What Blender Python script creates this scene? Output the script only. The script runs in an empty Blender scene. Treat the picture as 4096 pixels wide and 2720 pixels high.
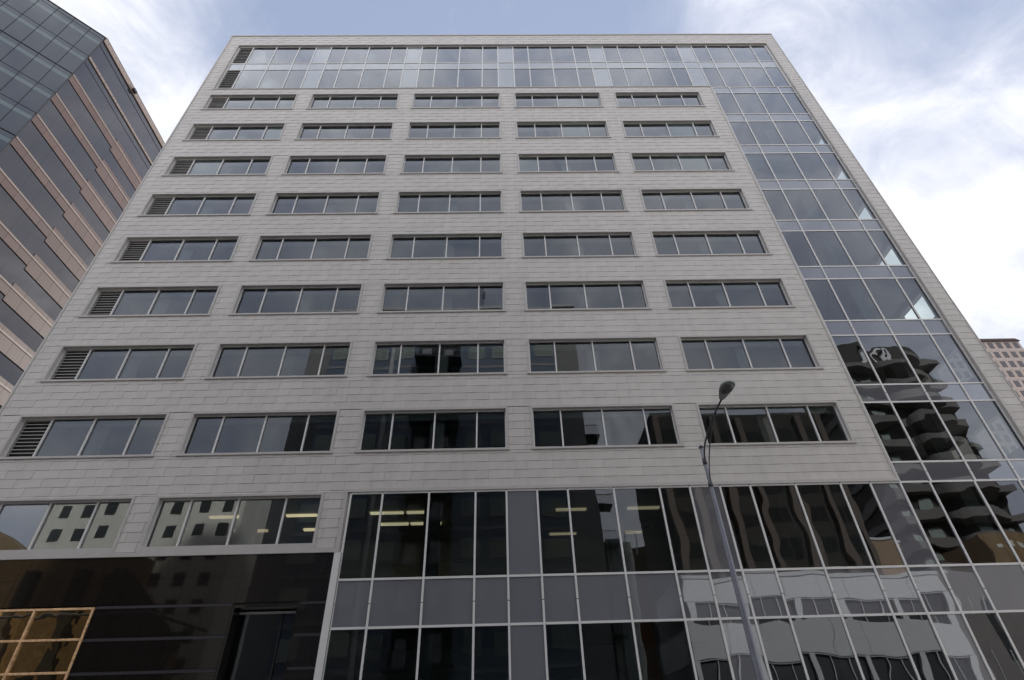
import bpy, math, random
from mathutils import Matrix, Vector
random.seed(7)
SC = bpy.context.scene
COL = SC.collection
R_ = math.radians

# ------------------------------------------------------------------ camera
def rz(a): return Matrix.Rotation(a, 3, 'Z')
def rx(a): return Matrix.Rotation(a, 3, 'X')
cam_d = bpy.data.cameras.new('camera'); cam = bpy.data.objects.new('camera', cam_d); COL.objects.link(cam)
base = rx(math.radians(90))
rot = rz(-0.02671) @ rx(0.65683) @ base @ rz(-0.03158)
cam.matrix_world = Matrix.Translation((0, 0, 1.65)) @ rot.to_4x4()
cam_d.sensor_width = 36.0
cam_d.lens = 2220.88 / 4096 * 36
cam_d.clip_start = 0.1; cam_d.clip_end = 6000
SC.camera = cam

# ------------------------------------------------------------------ world
W = bpy.data.worlds.new('World'); SC.world = W; W.use_nodes = True
nt = W.node_tree; nt.nodes.clear()
def N(t, **k):
    n = nt.nodes.new(t)
    for a, b in k.items(): setattr(n, a, b)
    return n
L = nt.links.new
SUN_EL, SUN_AZ = R_(27), R_(19)          # azimuth from +y (north) clockwise towards +x
sky = N('ShaderNodeTexSky', sky_type='NISHITA', sun_disc=False, sun_elevation=SUN_EL, sun_rotation=SUN_AZ,
        altitude=150, air_density=1.0, dust_density=1.2, ozone_density=1.0)
tc = N('ShaderNodeTexCoord')
def wmath(op, a, b=None, clamp=False):
    m = N('ShaderNodeMath', operation=op, use_clamp=clamp)
    for i, v in ((0, a), (1, b)):
        if v is None: continue
        if isinstance(v, (int, float)): m.inputs[i].default_value = v
        else: L(v, m.inputs[i])
    return m.outputs[0]
def wnoise(scale, detail, rough, dist=0.0, sx=1, sy=1, sz=1, off=(0, 0, 0)):
    mp = N('ShaderNodeMapping'); L(tc.outputs['Generated'], mp.inputs['Vector'])
    mp.inputs['Scale'].default_value = (sx, sy, sz); mp.inputs['Location'].default_value = off
    n = N('ShaderNodeTexNoise'); L(mp.outputs[0], n.inputs['Vector'])
    n.inputs['Scale'].default_value = scale; n.inputs['Detail'].default_value = detail
    n.inputs['Roughness'].default_value = rough; n.inputs['Distortion'].default_value = dist
    return n.outputs['Fac']
n1 = wnoise(2.6, 8, .56, .5, off=(3.1, 1.7, .4)); n2 = wnoise(7.5, 7, .62, .8, off=(8.3, 2.2, 5.0))
dens = wmath('ADD', wmath('ADD', wmath('MULTIPLY', n1, .46), wmath('MULTIPLY', n2, .33)), .235)
# openings in the cloud sheet where bluer air shows, and thick white parts
def blob(d, lo, hi, amt):
    dp = N('ShaderNodeVectorMath', operation='DOT_PRODUCT')
    L(tc.outputs['Generated'], dp.inputs[0]); dp.inputs[1].default_value = Vector(d).normalized()
    mr = N('ShaderNodeMapRange', interpolation_type='SMOOTHSTEP'); L(dp.outputs['Value'], mr.inputs['Value'])
    mr.inputs['From Min'].default_value = math.cos(R_(hi)); mr.inputs['From Max'].default_value = math.cos(R_(lo))
    mr.inputs['To Min'].default_value = 0; mr.inputs['To Max'].default_value = amt
    return mr.outputs[0]
def cdir(px, py):
    v = rot @ Vector(((px - 2048) / 2220.88, -(py - 1360) / 2220.88, -1)); return v.normalized()
for (px, py, lo, hi, amt) in ((1980, -60, 2, 22, -.30), (1300, 60, 1, 10, -.13), (3650, 350, 1, 12, -.035), (3050, 60, 1, 9, -.02), (1050, 200, 1, 9, -.04),
                              (3500, 800, 2, 16, .13), (720, 380, 1, 13, -.055), (2900, 40, 1, 10, .03), (4100, 400, 2, 14, -.05), (3750, 650, 2, 30, -.10)):
    dens = wmath('ADD', dens, blob(cdir(px, py), lo, hi, amt))
cr = N('ShaderNodeValToRGB'); L(dens, cr.inputs[0])
e = cr.color_ramp.elements
SKYS = 0.10
def cc(r, g, b): return (r / SKYS, g / SKYS, b / SKYS, 1)
e[0].position = .34; e[0].color = (0, 0, 0, 1)
e[1].position = .66; e[1].color = (1, 1, 1, 1)
colr = N('ShaderNodeValToRGB'); L(dens, colr.inputs[0])
q = colr.color_ramp.elements
q[0].position = .42; q[0].color = (.41, .445, .545, 1)
q[1].position = .82; q[1].color = (1.5, 1.49, 1.47, 1)
m_ = q.new(.55); m_.color = (.55, .57, .645, 1)
m2_ = q.new(.68); m2_.color = (.74, .74, .765, 1)
sc_ = N('ShaderNodeVectorMath', operation='SCALE'); L(colr.outputs[0], sc_.inputs[0]); sc_.inputs['Scale'].default_value = 1.02 / SKYS
mixc = N('ShaderNodeMix', data_type='RGBA'); L(cr.outputs[0], mixc.inputs[0])
blu = N('ShaderNodeMix', data_type='RGBA'); blu.inputs[0].default_value = .72
L(sky.outputs[0], blu.inputs[6]); blu.inputs[7].default_value = cc(.285, .335, .465)
L(blu.outputs[2], mixc.inputs[6]); L(sc_.outputs[0], mixc.inputs[7])
bg = N('ShaderNodeBackground'); L(mixc.outputs[2], bg.inputs[0]); bg.inputs[1].default_value = SKYS
ow = N('ShaderNodeOutputWorld'); L(bg.outputs[0], ow.inputs[0])

sun_d = bpy.data.lights.new('sun', 'SUN'); sun = bpy.data.objects.new('sun', sun_d); COL.objects.link(sun)
sun_d.energy = 2.6; sun_d.angle = R_(2.5); sun_d.color = (1, .96, .9)
sv = Vector((math.sin(SUN_AZ) * math.cos(SUN_EL), math.cos(SUN_AZ) * math.cos(SUN_EL), math.sin(SUN_EL)))
sun.rotation_euler = sv.to_track_quat('Z', 'Y').to_euler(); sun.location = (20, 60, 120)

vs = SC.view_settings
vs.view_transform = 'Standard'; vs.look = 'None'; vs.exposure = 0.65; vs.gamma = 1; vs.use_curve_mapping = False
SC.cycles.max_bounces = 8; SC.cycles.transparent_max_bounces = 12
SC.cycles.glossy_bounces = 4; SC.cycles.caustics_reflective = False; SC.cycles.caustics_refractive = False

# ------------------------------------------------------------------ materials
def mat(name, col, rough=.6, metal=0, spec=.5, noise=None, bump=None, coat=0, pw=None, island=0, streak=0):
    """noise=(scale, amount) tonal variation; bump=(scale, distance); pw=per object variation"""
    m = bpy.data.materials.new(name); m.use_nodes = True; t = m.node_tree; b = t.nodes['Principled BSDF']
    b.inputs['Base Color'].default_value = (*col, 1); b.inputs['Roughness'].default_value = rough
    b.inputs['Metallic'].default_value = metal; b.inputs['Specular IOR Level'].default_value = spec
    b.inputs['Coat Weight'].default_value = coat; b.inputs['Coat Roughness'].default_value = .02
    T = t.nodes.new; K = t.links.new
    co = T('ShaderNodeTexCoord')
    val = None
    def mul(a, bb):
        mm = T('ShaderNodeMath'); mm.operation = 'MULTIPLY'
        K(a, mm.inputs[0]); K(bb, mm.inputs[1]); return mm.outputs[0]
    def mr(src, lo, hi, a=0., bq=1.):
        r = T('ShaderNodeMapRange'); K(src, r.inputs[0]); r.inputs[1].default_value = a; r.inputs[2].default_value = bq
        r.inputs[3].default_value = lo; r.inputs[4].default_value = hi; return r.outputs[0]
    if noise:
        n = T('ShaderNodeTexNoise'); K(co.outputs['Object'], n.inputs['Vector']); n.inputs['Scale'].default_value = noise[0]
        n.inputs['Detail'].default_value = 6; n.inputs['Roughness'].default_value = .6
        val = mr(n.outputs['Fac'], 1 - noise[1], 1 + noise[1], .3, .7)
    if streak:
        mp = T('ShaderNodeMapping'); K(co.outputs['Object'], mp.inputs['Vector']); mp.inputs['Scale'].default_value = (2.2, 2.2, .22)
        n = T('ShaderNodeTexNoise'); K(mp.outputs[0], n.inputs['Vector']); n.inputs['Scale'].default_value = 1.3; n.inputs['Detail'].default_value = 5
        s_ = mr(n.outputs['Fac'], 1 - streak, 1 + streak, .3, .7); val = mul(val, s_) if val else s_
    if island:
        g = T('ShaderNodeNewGeometry'); s_ = mr(g.outputs['Random Per Island'], 1 - island, 1 + island); val = mul(val, s_) if val else s_
    if pw:
        g = T('ShaderNodeObjectInfo'); s_ = mr(g.outputs['Random'], 1 - pw, 1 + pw); val = mul(val, s_) if val else s_
    if val:
        v = T('ShaderNodeVectorMath'); v.operation = 'SCALE'; v.inputs[0].default_value = col; K(val, v.inputs['Scale'])
        K(v.outputs[0], b.inputs['Base Color'])
    if bump:
        n = T('ShaderNodeTexNoise'); K(co.outputs['Object'], n.inputs['Vector']); n.inputs['Scale'].default_value = bump[0]
        n.inputs['Detail'].default_value = bump[2] if len(bump) > 2 else 4
        bp = T('ShaderNodeBump'); bp.inputs['Strength'].default_value = 1; bp.inputs['Distance'].default_value = bump[1]
        K(n.outputs['Fac'], bp.inputs['Height']); K(bp.outputs[0], b.inputs['Normal'])
        if coat: K(bp.outputs[0], b.inputs['Coat Normal'])
    return m

def glass(name, tint, ior, gain, wave=.0012, wscale=.8, refl=(.86, .915, 1.0), solid=None, srough=.5):
    """window glass: fresnel mirror over either a tinted see-through pane or (solid) an opaque painted back"""
    m = bpy.data.materials.new(name); m.use_nodes = True; t = m.node_tree; t.nodes.clear()
    T = t.nodes.new; K = t.links.new
    out = T('ShaderNodeOutputMaterial'); mx = T('ShaderNodeMixShader'); gl = T('ShaderNodeBsdfGlossy')
    gl.inputs['Roughness'].default_value = 0.0; gl.inputs['Color'].default_value = (*refl, 1)
    if solid:
        tr = T('ShaderNodeBsdfDiffuse'); tr.inputs['Color'].default_value = (*solid, 1)
    else:
        tr = T('ShaderNodeBsdfTransparent'); tr.inputs['Color'].default_value = (*tint, 1)
    fr = T('ShaderNodeFresnel'); fr.inputs['IOR'].default_value = ior
    mm = T('ShaderNodeMath'); mm.operation = 'MULTIPLY'; mm.use_clamp = True; mm.inputs[1].default_value = gain
    lw = T('ShaderNodeLayerWeight'); lw.inputs['Blend'].default_value = .5
    sq = T('ShaderNodeMath'); sq.operation = 'POWER'; K(lw.outputs['Facing'], sq.inputs[0]); sq.inputs[1].default_value = 2
    ma = T('ShaderNodeMath'); ma.operation = 'MULTIPLY_ADD'; K(sq.outputs[0], ma.inputs[0]); ma.inputs[1].default_value = 2.1; ma.inputs[2].default_value = 1
    m0 = T('ShaderNodeMath'); m0.operation = 'MULTIPLY'; K(fr.outputs[0], m0.inputs[0]); K(ma.outputs[0], m0.inputs[1])
    K(m0.outputs[0], mm.inputs[0]); K(mm.outputs[0], mx.inputs[0])
    co = T('ShaderNodeTexCoord'); oi = T('ShaderNodeObjectInfo')
    n = T('ShaderNodeTexNoise'); n.noise_dimensions = '4D'; K(co.outputs['Object'], n.inputs['Vector'])
    n.inputs['Scale'].default_value = wscale; n.inputs['Detail'].default_value = 1.0
    w = T('ShaderNodeMath'); w.operation = 'MULTIPLY'; K(oi.outputs['Random'], w.inputs[0]); w.inputs[1].default_value = 37.0
    K(w.outputs[0], n.inputs['W'])
    bp = T('ShaderNodeBump'); bp.inputs['Distance'].default_value = wave; bp.inputs['Strength'].default_value = 1
    K(n.outputs['Fac'], bp.inputs['Height']); K(bp.outputs[0], gl.inputs['Normal'])
    K(tr.outputs[0], mx.inputs[1]); K(gl.outputs[0], mx.inputs[2]); K(mx.outputs[0], out.inputs[0])
    return m

def emit(name, col, s):
    m = bpy.data.materials.new(name); m.use_nodes = True; b = m.node_tree.nodes['Principled BSDF']
    b.inputs['Base Color'].default_value = (*col, 1); b.inputs['Emission Color'].default_value = (*col, 1)
    b.inputs['Emission Strength'].default_value = s; return m

M = dict(
    zinc=mat('zinc_shingle', (.665, .63, .60), .38, .0, .5, noise=(.35, .04), bump=(1.1, .026, 2), island=.035, pw=.035, streak=.05),
    zinc_trim=mat('zinc_trim', (.60, .575, .55), .45, 0, .5, noise=(1.5, .05)),
    backing=mat('dark_backing', (.24, .23, .215), .8),
    alu=mat('light_aluminium', (.86, .85, .84), .38, .0, .5, noise=(2., .03)),
    slat=mat('louver_metal', (.45, .43, .41), .45, 0),
    dark=mat('dark_void', (.006, .006, .006), .8),
    glass=glass('window_glass', (.62, .69, .68), 1.60, 1.45, .0012, .8),
    clear=glass('clear_window_glass', (.80, .86, .83), 1.60, 2.5, .0014, .8),
    cwglass=glass('curtain_wall_glass', (.38, .44, .44), 1.60, 1.45, .0035, .75),
    cwwave=glass('wavy_curtain_glass', (.22, .26, .26), 1.60, 2.0, .012, .58),
    spand=glass('spandrel_glass', None, 1.6, 1.45, .003, .7, solid=(.20, .205, .225)),
    spandlit=glass('skylit_spandrel_glass', None, 1.6, 1.3, .003, .7, solid=(.36, .38, .39)),  # same spandrel glass; stronger sky reflection at the top painted into its colour
    spandw=glass('wavy_spandrel_glass', None, 1.6, 2.5, .011, .55, solid=(.15, .15, .165)),
    granite=mat('black_granite', (.016, .0135, .012), .03, 0, .55, noise=(60, .5)),
    granite_rough=mat('honed_granite_band', (.045, .045, .055), .35, 0, .5, noise=(50, .3)),
    gold=mat('gold_metal', (.95, .60, .33), .33, .1, .6, noise=(9, .4), bump=(9, .01)),
    goldglass=glass('shop_glass', (.2, .18, .12), 1.9, 5.0, .004, 1.6, refl=(1.0, .86, .62)),
    white=mat('white_drywall', (.68, .70, .69), .8),
    ceiling=mat('ceiling_tile', (.5, .5, .49), .9, noise=(6, .05)),
    carpet=mat('carpet', (.10, .10, .11), .95),
    blind=mat('window_blind', (.82, .86, .83), .7),
    blindd=mat('grey_blind', (.34, .36, .33), .7),
    lamp=emit('fluorescent_tube', (1.0, .84, .52), .65),
    lampdim=emit('dim_tube', (1.0, .82, .52), .32),
    pink=mat('pink_granite', (.13, .082, .071), .5, 0, .4, noise=(9, .13), pw=.09),
    cream=mat('cream_ledge', (.31, .245, .21), .5, 0, .4, noise=(5, .07), pw=.04),
    tglass=glass('tower_glass', None, 1.55, .95, .008, .35, solid=(.034, .034, .038), refl=(.94, .94, 1.0)),
    tglassA=glass('tower_corner_glass', None, 1.55, 1.2, .003, .5, solid=(.042, .052, .068), refl=(.86, .92, 1.0)),
    tstrip=glass('tower_pale_strip', None, 1.55, 1.1, .002, .5, solid=(.13, .17, .175)),
    black=mat('black_gasket', (.014, .014, .016), .5),
    hotel=mat('pale_pink_concrete', (.60, .50, .45), .7, noise=(3, .05), pw=.04),
    hwin=mat('brown_window', (.17, .125, .115), .3),
    hpane=mat('hotel_pane', (.115, .11, .12), .15, 0, .5),
    hroof=mat('dark_brown_roof', (.085, .055, .05), .6, noise=(.6, .2)),
    steel=mat('galvanised_steel', (.27, .28, .33), .45, .35, .5, noise=(4, .12), streak=.08),
    lampgrey=mat('lamp_grey', (.42, .43, .43), .4, .2),
    armdark=mat('dark_steel', (.10, .10, .11), .45, .4),
    lens=mat('prismatic_lens', (.13, .13, .125), .18, 0, .6, noise=(25, .5)),
    asphalt=mat('asphalt', (.12, .118, .115), .9, noise=(8, .2), bump=(60, .005)),
    concrete=mat('sidewalk_concrete', (.42, .40, .37), .85, noise=(3, .1)),
    earth=mat('ground', (.22, .21, .19), .95, noise=(.3, .2)),
    paint=mat('road_paint', (.75, .75, .72), .7, noise=(6, .08)),
    blue=mat('slate_blue_panel', (.19, .235, .30), .6, noise=(.8, .08)),
    grey=mat('grey_stucco', (.36, .35, .33), .75, noise=(.5, .08)),
    cornice=mat('white_cornice', (.7, .7, .68), .6),
    aband=mat('pale_band', (.42, .42, .43), .6),
    apane=mat('green_grey_pane', (.36, .42, .36), .2, 0, .6),
    beige=mat('beige_render', (.74, .72, .62), .8, noise=(.4, .05)),
    bdark=mat('dark_glass', (.014, .016, .018), .45, 0, .6),
    brick=mat('ochre_brick', (.28, .19, .095), .85, noise=(2.5, .25), streak=.2),
    brickdark=mat('dark_brick', (.05, .043, .035), .85, noise=(2, .2)),
    orange=mat('orange_brick', (.50, .24, .11), .85, noise=(3, .2)),
    tanbrick=mat('tan_brick', (.46, .33, .22), .85, noise=(4, .2)),
    brown=mat('brown_concrete', (.05, .043, .036), .8, noise=(1, .15)),
    brownl=mat('tan_column', (.17, .135, .11), .8),
    tband=mat('balcony_band', (.18, .165, .15), .8, noise=(.8, .1)),
    wpanel=mat('white_panel', (.76, .76, .74), .5, noise=(.5, .03)),
    tan=mat('tan_stone', (.27, .245, .225), .8, noise=(.5, .08)),
    cw=mat('corrugated_metal', (.5, .52, .48), .5),
)

# ------------------------------------------------------------------ builders
class MB:
    def __init__(s): s.v = []; s.f = []
    def box(s, x0, x1, y0, y1, z0, z1):
        i = len(s.v); s.v += [(x0, y0, z0), (x1, y0, z0), (x1, y1, z0), (x0, y1, z0), (x0, y0, z1), (x1, y0, z1), (x1, y1, z1), (x0, y1, z1)]
        s.f += [(i, i+3, i+2, i+1), (i+4, i+5, i+6, i+7), (i, i+1, i+5, i+4), (i+1, i+2, i+6, i+5), (i+2, i+3, i+7, i+6), (i+3, i, i+4, i+7)]
        return s
    def hexa(s, p):   # 8 points ordered as in box
        i = len(s.v); s.v += [tuple(a) for a in p]
        s.f += [(i, i+3, i+2, i+1), (i+4, i+5, i+6, i+7), (i, i+1, i+5, i+4), (i+1, i+2, i+6, i+5), (i+2, i+3, i+7, i+6), (i+3, i, i+4, i+7)]
        return s
    def quad(s, a, b, c, d):
        i = len(s.v); s.v += [a, b, c, d]; s.f.append((i, i+1, i+2, i+3)); return s
    def prism(s, pts, y0, y1):   # polygon in x,z extruded in y
        i = len(s.v); n = len(pts)
        s.v += [(x, y0, z) for x, z in pts] + [(x, y1, z) for x, z in pts]
        s.f += [tuple(range(i, i+n)), tuple(range(i+2*n-1, i+n-1, -1))]
        for k in range(n): s.f.append((i+k, i+n+k, i+n+(k+1) % n, i+(k+1) % n))
        return s
    def slab(s, pts, z0, z1):    # polygon in x,y extruded in z
        i = len(s.v); n = len(pts)
        s.v += [(x, y, z0) for x, y in pts] + [(x, y, z1) for x, y in pts]
        s.f += [tuple(range(i+n-1, i-1, -1)), tuple(range(i+n, i+2*n))]
        for k in range(n): s.f.append((i+k, i+(k+1) % n, i+n+(k+1) % n, i+n+k))
        return s
    def tube(s, pts, rads, n=14, cap=True):
        pts = [Vector(p) for p in pts]; base = len(s.v); up = Vector((1, 0, 0))
        for k, p in enumerate(pts):
            d = (pts[min(k+1, len(pts)-1)] - pts[max(k-1, 0)]).normalized()
            a = d.cross(up).normalized() if abs(d.dot(up)) < .95 else d.cross(Vector((0, 1, 0))).normalized(); b = d.cross(a)
            r = rads[k] if isinstance(rads, (list, tuple)) else rads
            for j in range(n):
                t = 2*math.pi*j/n; s.v.append(tuple(p + a*r*math.cos(t) + b*r*math.sin(t)))
        for k in range(len(pts)-1):
            for j in range(n):
                a_ = base+k*n+j; b_ = base+k*n+(j+1) % n; s.f.append((a_, b_, b_+n, a_+n))
        if cap:
            s.f.append(tuple(base+j for j in range(n))); e_ = base+(len(pts)-1)*n; s.f.append(tuple(e_+n-1-j for j in range(n)))
        return s
    def mesh(s, name, m):
        me = bpy.data.meshes.new(name); me.from_pydata([tuple(v) for v in s.v], [], s.f); me.update()
        if isinstance(m, str): m = M[m]
        me.materials.append(m); return me
    def build(s, name, m, parent=None, smooth=False, fix=True, loc=None):
        me = s.mesh(name, m)
        if fix:
            import bmesh
            b = bmesh.new(); b.from_mesh(me); bmesh.ops.recalc_face_normals(b, faces=b.faces); b.to_mesh(me); b.free()
        if smooth:
            for p in me.polygons: p.use_smooth = True
        o = bpy.data.objects.new(name, me); COL.objects.link(o)
        if parent: o.parent = parent
        if loc: o.location = loc
        return o
def link(name, me, parent, loc=(0, 0, 0)):
    o = bpy.data.objects.new(name, me); COL.objects.link(o); o.parent = parent; o.location = loc; return o
def tag(o, label, cat, group=None, kind=None):
    o['label'] = label; o['category'] = cat
    if group: o['group'] = group
    if kind: o['kind'] = kind
    return o
class Root:      # a thing: an Empty at its base; its parts are written in world coordinates and shifted to it
    def __init__(s, name, loc, label, cat, group=None):
        s.e = bpy.data.objects.new(name, None); COL.objects.link(s.e); s.e.location = loc; s.l = Vector(loc); tag(s.e, label, cat, group)
    def part(s, name, mb, m, parent=None, **k):
        mb.v = [tuple(Vector(v) - s.l) for v in mb.v]
        return mb.build(name, m, parent or s.e, **k)
def structure(name, mb, m):
    o = mb.build(name, m); o['kind'] = 'structure'; return o

# ------------------------------------------------------------------ ground, road, pavements
DF = 21.97          # the facade stands 21.97 m from the camera
structure('ground', MB().quad((-2500, -2500, -.02), (2500, -2500, -.02), (2500, 2500, -.02), (-2500, 2500, -.02)), 'earth')
structure('road', MB().box(-400, 400, -1.5, 16.5, -.016, .0), 'asphalt')
structure('pavement', MB().box(-38, 60, 16.7, 21.8, -.016, .13), 'concrete')
structure('pavement', MB().box(-60, 110, -5.6, -1.7, -.016, .13), 'concrete')
structure('kerb', MB().box(-38, 60, 16.5, 16.7, -.016, .15), 'tan')
structure('kerb', MB().box(-60, 110, -1.7, -1.5, -.016, .15), 'tan')
rm = MB()
for k in range(-20, 30): rm.box(k*9., k*9.+3, 7.4, 7.52, .004, .008)
structure('road_marking', rm, 'paint')

# ================================================================== THE OFFICE BUILDING
OB = Root('office_building', (0, DF, 0), 'grey zinc shingled office block with rows of strip windows filling the middle of the view', 'building')
XL, XR, ZT = -22.62, 24.13, 52.05
PITCH = 3.945
ROWTOP = [14.74 + PITCH*(7-k) for k in range(8)]     # outer top of punched window rows
WH = 2.157
WX = [(-21.54 + 7.62*k, -14.95 + 7.62*k) for k in range(5)]
CX0 = 16.66                                   # left edge of right-hand glazed column
CXR = 23.16
BZ0, BZ1 = 43.12, 50.28                       # top glazed band
LZ = 10.80                                    # lower edge of shingles over lower glazing
ROW8T, ROW8B = 10.82, 8.40
REC = .20
holes = [(-21.62, CXR+.02, BZ0, BZ1), (CX0, CXR+.02, 0, BZ1), (-6.38, CXR+.02, 0, LZ), (XL-1, -6.38, 0, 8.40)]
for zt in ROWTOP:
    for a, b in WX: holes.append((a, b, zt-WH, zt))
R8 = [(-22.2, -14.97), (-14.06, -7.32)]
for a, b in R8: holes.append((a, b, 8.40, ROW8T))

def rsub(rects, h):
    out = []
    for (a, b, c, d) in rects:
        if h[0] >= b or h[1] <= a or h[2] >= d or h[3] <= c: out.append((a, b, c, d)); continue
        if h[2] > c: out.append((a, b, c, h[2]))
        if h[3] < d: out.append((a, b, h[3], d))
        c2, d2 = max(c, h[2]), min(d, h[3])
        if h[0] > a: out.append((a, h[0], c2, d2))
        if h[1] < b: out.append((h[1], b, c2, d2))
    return out

# structural wall behind the shingles
wr = [(XL+.03, XR-.03, 0, ZT-.1)]
for h in holes: wr = rsub(wr, h)
wb = MB()
for a, b, c, d in wr: wb.box(a, b, DF+.03, DF+.30, c, d)
wall = OB.part('wall', wb, 'backing', fix=False)

# shingles
CH, CW_ = .3868, 1.0886
def shingle(a, b, c, d):
    s = MB(); g = .003; h = .006
    x0, x1, z0, z1 = a+g, b-.003, c+h, d-.003
    y = DF
    yb = y+.028
    s.hexa([(x0, y-.001, z0), (x1, y-.010, z0), (x1, yb, z0), (x0, yb, z0),
            (x0, y+.007, z1), (x1, y-.002, z1), (x1, yb, z1), (x0, yb, z1)])
    return s
rects = []
n0 = int((8.3 - 15.54)//CH) - 1
for n in range(n0, 110):
    z = 15.54 + CH*n
    if z > ZT: break
    off = -20.17 if n % 2 else -19.62
    x = off - 3*CW_
    while x < XR:
        a, b = max(x, XL+.10), min(x+CW_, XR-.06); x += CW_
        if b-a < .02: continue
        rs = [(a, b, z, min(z+CH, ZT-.14))]
        for h in holes:
            rs = rsub(rs, (h[0]-.0, h[1]+.0, h[2]-.0, h[3]+.0))
        rects += [r for r in rs if r[1]-r[0] > .05 and r[3]-r[2] > .035]
def size_seen(r):
    cx, cz = (r[0]+r[1])/2, (r[2]+r[3])/2
    d2 = cx*cx + DF*DF + cz*cz
    vis = 1 if (abs(cx) < 13 + cz*.5) else .2
    return -(r[1]-r[0])*(r[3]-r[2])*vis/d2**1.5
rects.sort(key=size_seen)
for r in rects[:300]:
    OB.part('shingle', shingle(*r), 'zinc', parent=wall, fix=False)
big = MB()
for r in rects[300:]:
    s = shingle(*r); o = len(big.v); big.v += s.v; big.f += [tuple(i+o for i in f) for f in s.f]
o = OB.part('shingle', big, 'zinc', parent=wall, fix=False); o['kind'] = 'stuff'

# corner trims and coping
OB.part('corner_trim', MB().box(XL, XL+.09, DF-.03, DF+.03, 8.4, ZT-.1), 'zinc_trim')
OB.part('corner_trim', MB().box(XR-.055, XR, DF-.03, DF+.03, 8.4, ZT-.1), 'zinc_trim')
OB.part('coping', MB().box(XL-.03, XR+.03, DF-.05, DF+.35, ZT-.14, ZT), 'zinc_trim')

# the rest of the shell: flanks, back, roof, floors, partitions
DEP = 30.
side_holes = []
for k in range(1, 8):
    zt = ROWTOP[k]; side_holes.append((DF+1.1, DF+3.2, zt-2.0, zt-.25))
    side_holes.append((DF+3.5, DF+6.0, zt-2.0, zt-.25))
sr = [(DF+.30, DF+DEP, 0, ZT-.14)]
for h in side_holes: sr = rsub(sr, h)
s = MB()
for a, b, c, d in sr: s.box(XR-.35, XR-.02, a, b, c, d)
s.box(XL+.02, XL+.35, DF+.30, DF+DEP, 0, ZT-.14)
s.box(XL+.35, XR-.35, DF+DEP-.3, DF+DEP, 0, ZT-.14)
OB.part('flank_wall', s, 'zinc_trim', fix=False)
OB.part('roof', MB().box(XL+.35, XR-.35, DF+.30, DF+DEP-.3, ZT-.9, ZT-.5), 'carpet')
for h in side_holes:
    OB.part('side_window', MB().box(XR-.2, XR-.16, h[0], h[1], h[2], h[3]), glass_side) if False else None
for k in range(-1, 10):
    z0 = 14.80 + PITCH*k
    if z0 > 50: break
    zz1 = z0 + .86
    sl = OB.part('floor_slab', MB().box(XL+.35, XR-.35, DF+.34, DF+DEP-.3, z0, zz1), 'ceiling')
    OB.part('carpet', MB().box(XL+.35, XR-.35, DF+.34, DF+DEP-.3, zz1+.003, zz1+.01), 'carpet', parent=sl)
OB.part('floor_slab', MB().box(-6.1, XR-.35, DF+.34, DF+DEP-.3, 6.0, 6.9), 'ceiling')
OB.part('core_wall', MB().box(XL+.6, XR-4.2, DF+6.5, DF+6.8, 0, ZT-1), 'white')
for k in range(6):
    x = -18.2 + 7.62*k
    OB.part('column', MB().box(x-.32, x+.32, DF+.75, DF+1.35, 0, ZT-1), 'white')

for zt in ROWTOP[::1]:
    OB.part('bulkhead', MB().box(XL+.5, 15.9, DF+.46, DF+.6, zt-.36, zt+.06), 'white')
# ---- punched windows
def pane_mb(x0, x1, z0, z1, y, amp=.003):
    w_, h_ = x1-x0, z1-z0; a, b = random.uniform(-amp, amp), random.uniform(-amp, amp)
    yy = lambda x, z: y + (x-(x0+x1)/2)*a + (z-(z0+z1)/2)*b
    return MB().hexa([(x0, yy(x0, z0), z0), (x1, yy(x1, z0), z0), (x1, yy(x1, z0)+.024, z0), (x0, yy(x0, z0)+.024, z0),
                      (x0, yy(x0, z1), z1), (x1, yy(x1, z1), z1), (x1, yy(x1, z1)+.024, z1), (x0, yy(x0, z1)+.024, z1)])
def pane(x0, x1, z0, z1, y, m, parent, name='pane', amp=.003):
    w_, h_ = x1-x0, z1-z0; a, b = random.uniform(-amp, amp), random.uniform(-amp, amp)
    yy = lambda x, z: y + (x-(x0+x1)/2)*a + (z-(z0+z1)/2)*b
    mb = MB().quad((x0, yy(x0, z0), z0), (x1, yy(x1, z0), z0), (x1, yy(x1, z1), z1), (x0, yy(x0, z1), z1))
    return OB.part(name, mb, m, parent=parent, fix=False)

def louver(a, b, c, d, y, parent):
    OB.part('louver_box', MB().box(a+.03, b-.03, y+.14, y+.9, c+.02, d-.02), 'white', parent=parent)
    OB.part('louver_back', MB().box(a+.03, b-.03, y+.12, y+.135, c+.02, d-.02), 'dark', parent=parent)
    fr = MB(); fr.box(a, a+.05, y-.02, y+.1, c, d); fr.box(b-.05, b, y-.02, y+.1, c, d); fr.box(a+.05, b-.05, y-.02, y+.1, d-.07, d); fr.box(a+.05, b-.05, y-.02, y+.1, c, c+.03)
    OB.part('louver_frame', fr, 'slat', parent=parent)
    n = 10; st = (d-c-.12)/n
    for i in range(n):
        z = c+.05+st*i
        OB.part('louver_slat', MB().box(a+.05, b-.05, y-.012, y+.002, z, z+.036), 'slat', parent=parent)

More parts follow.
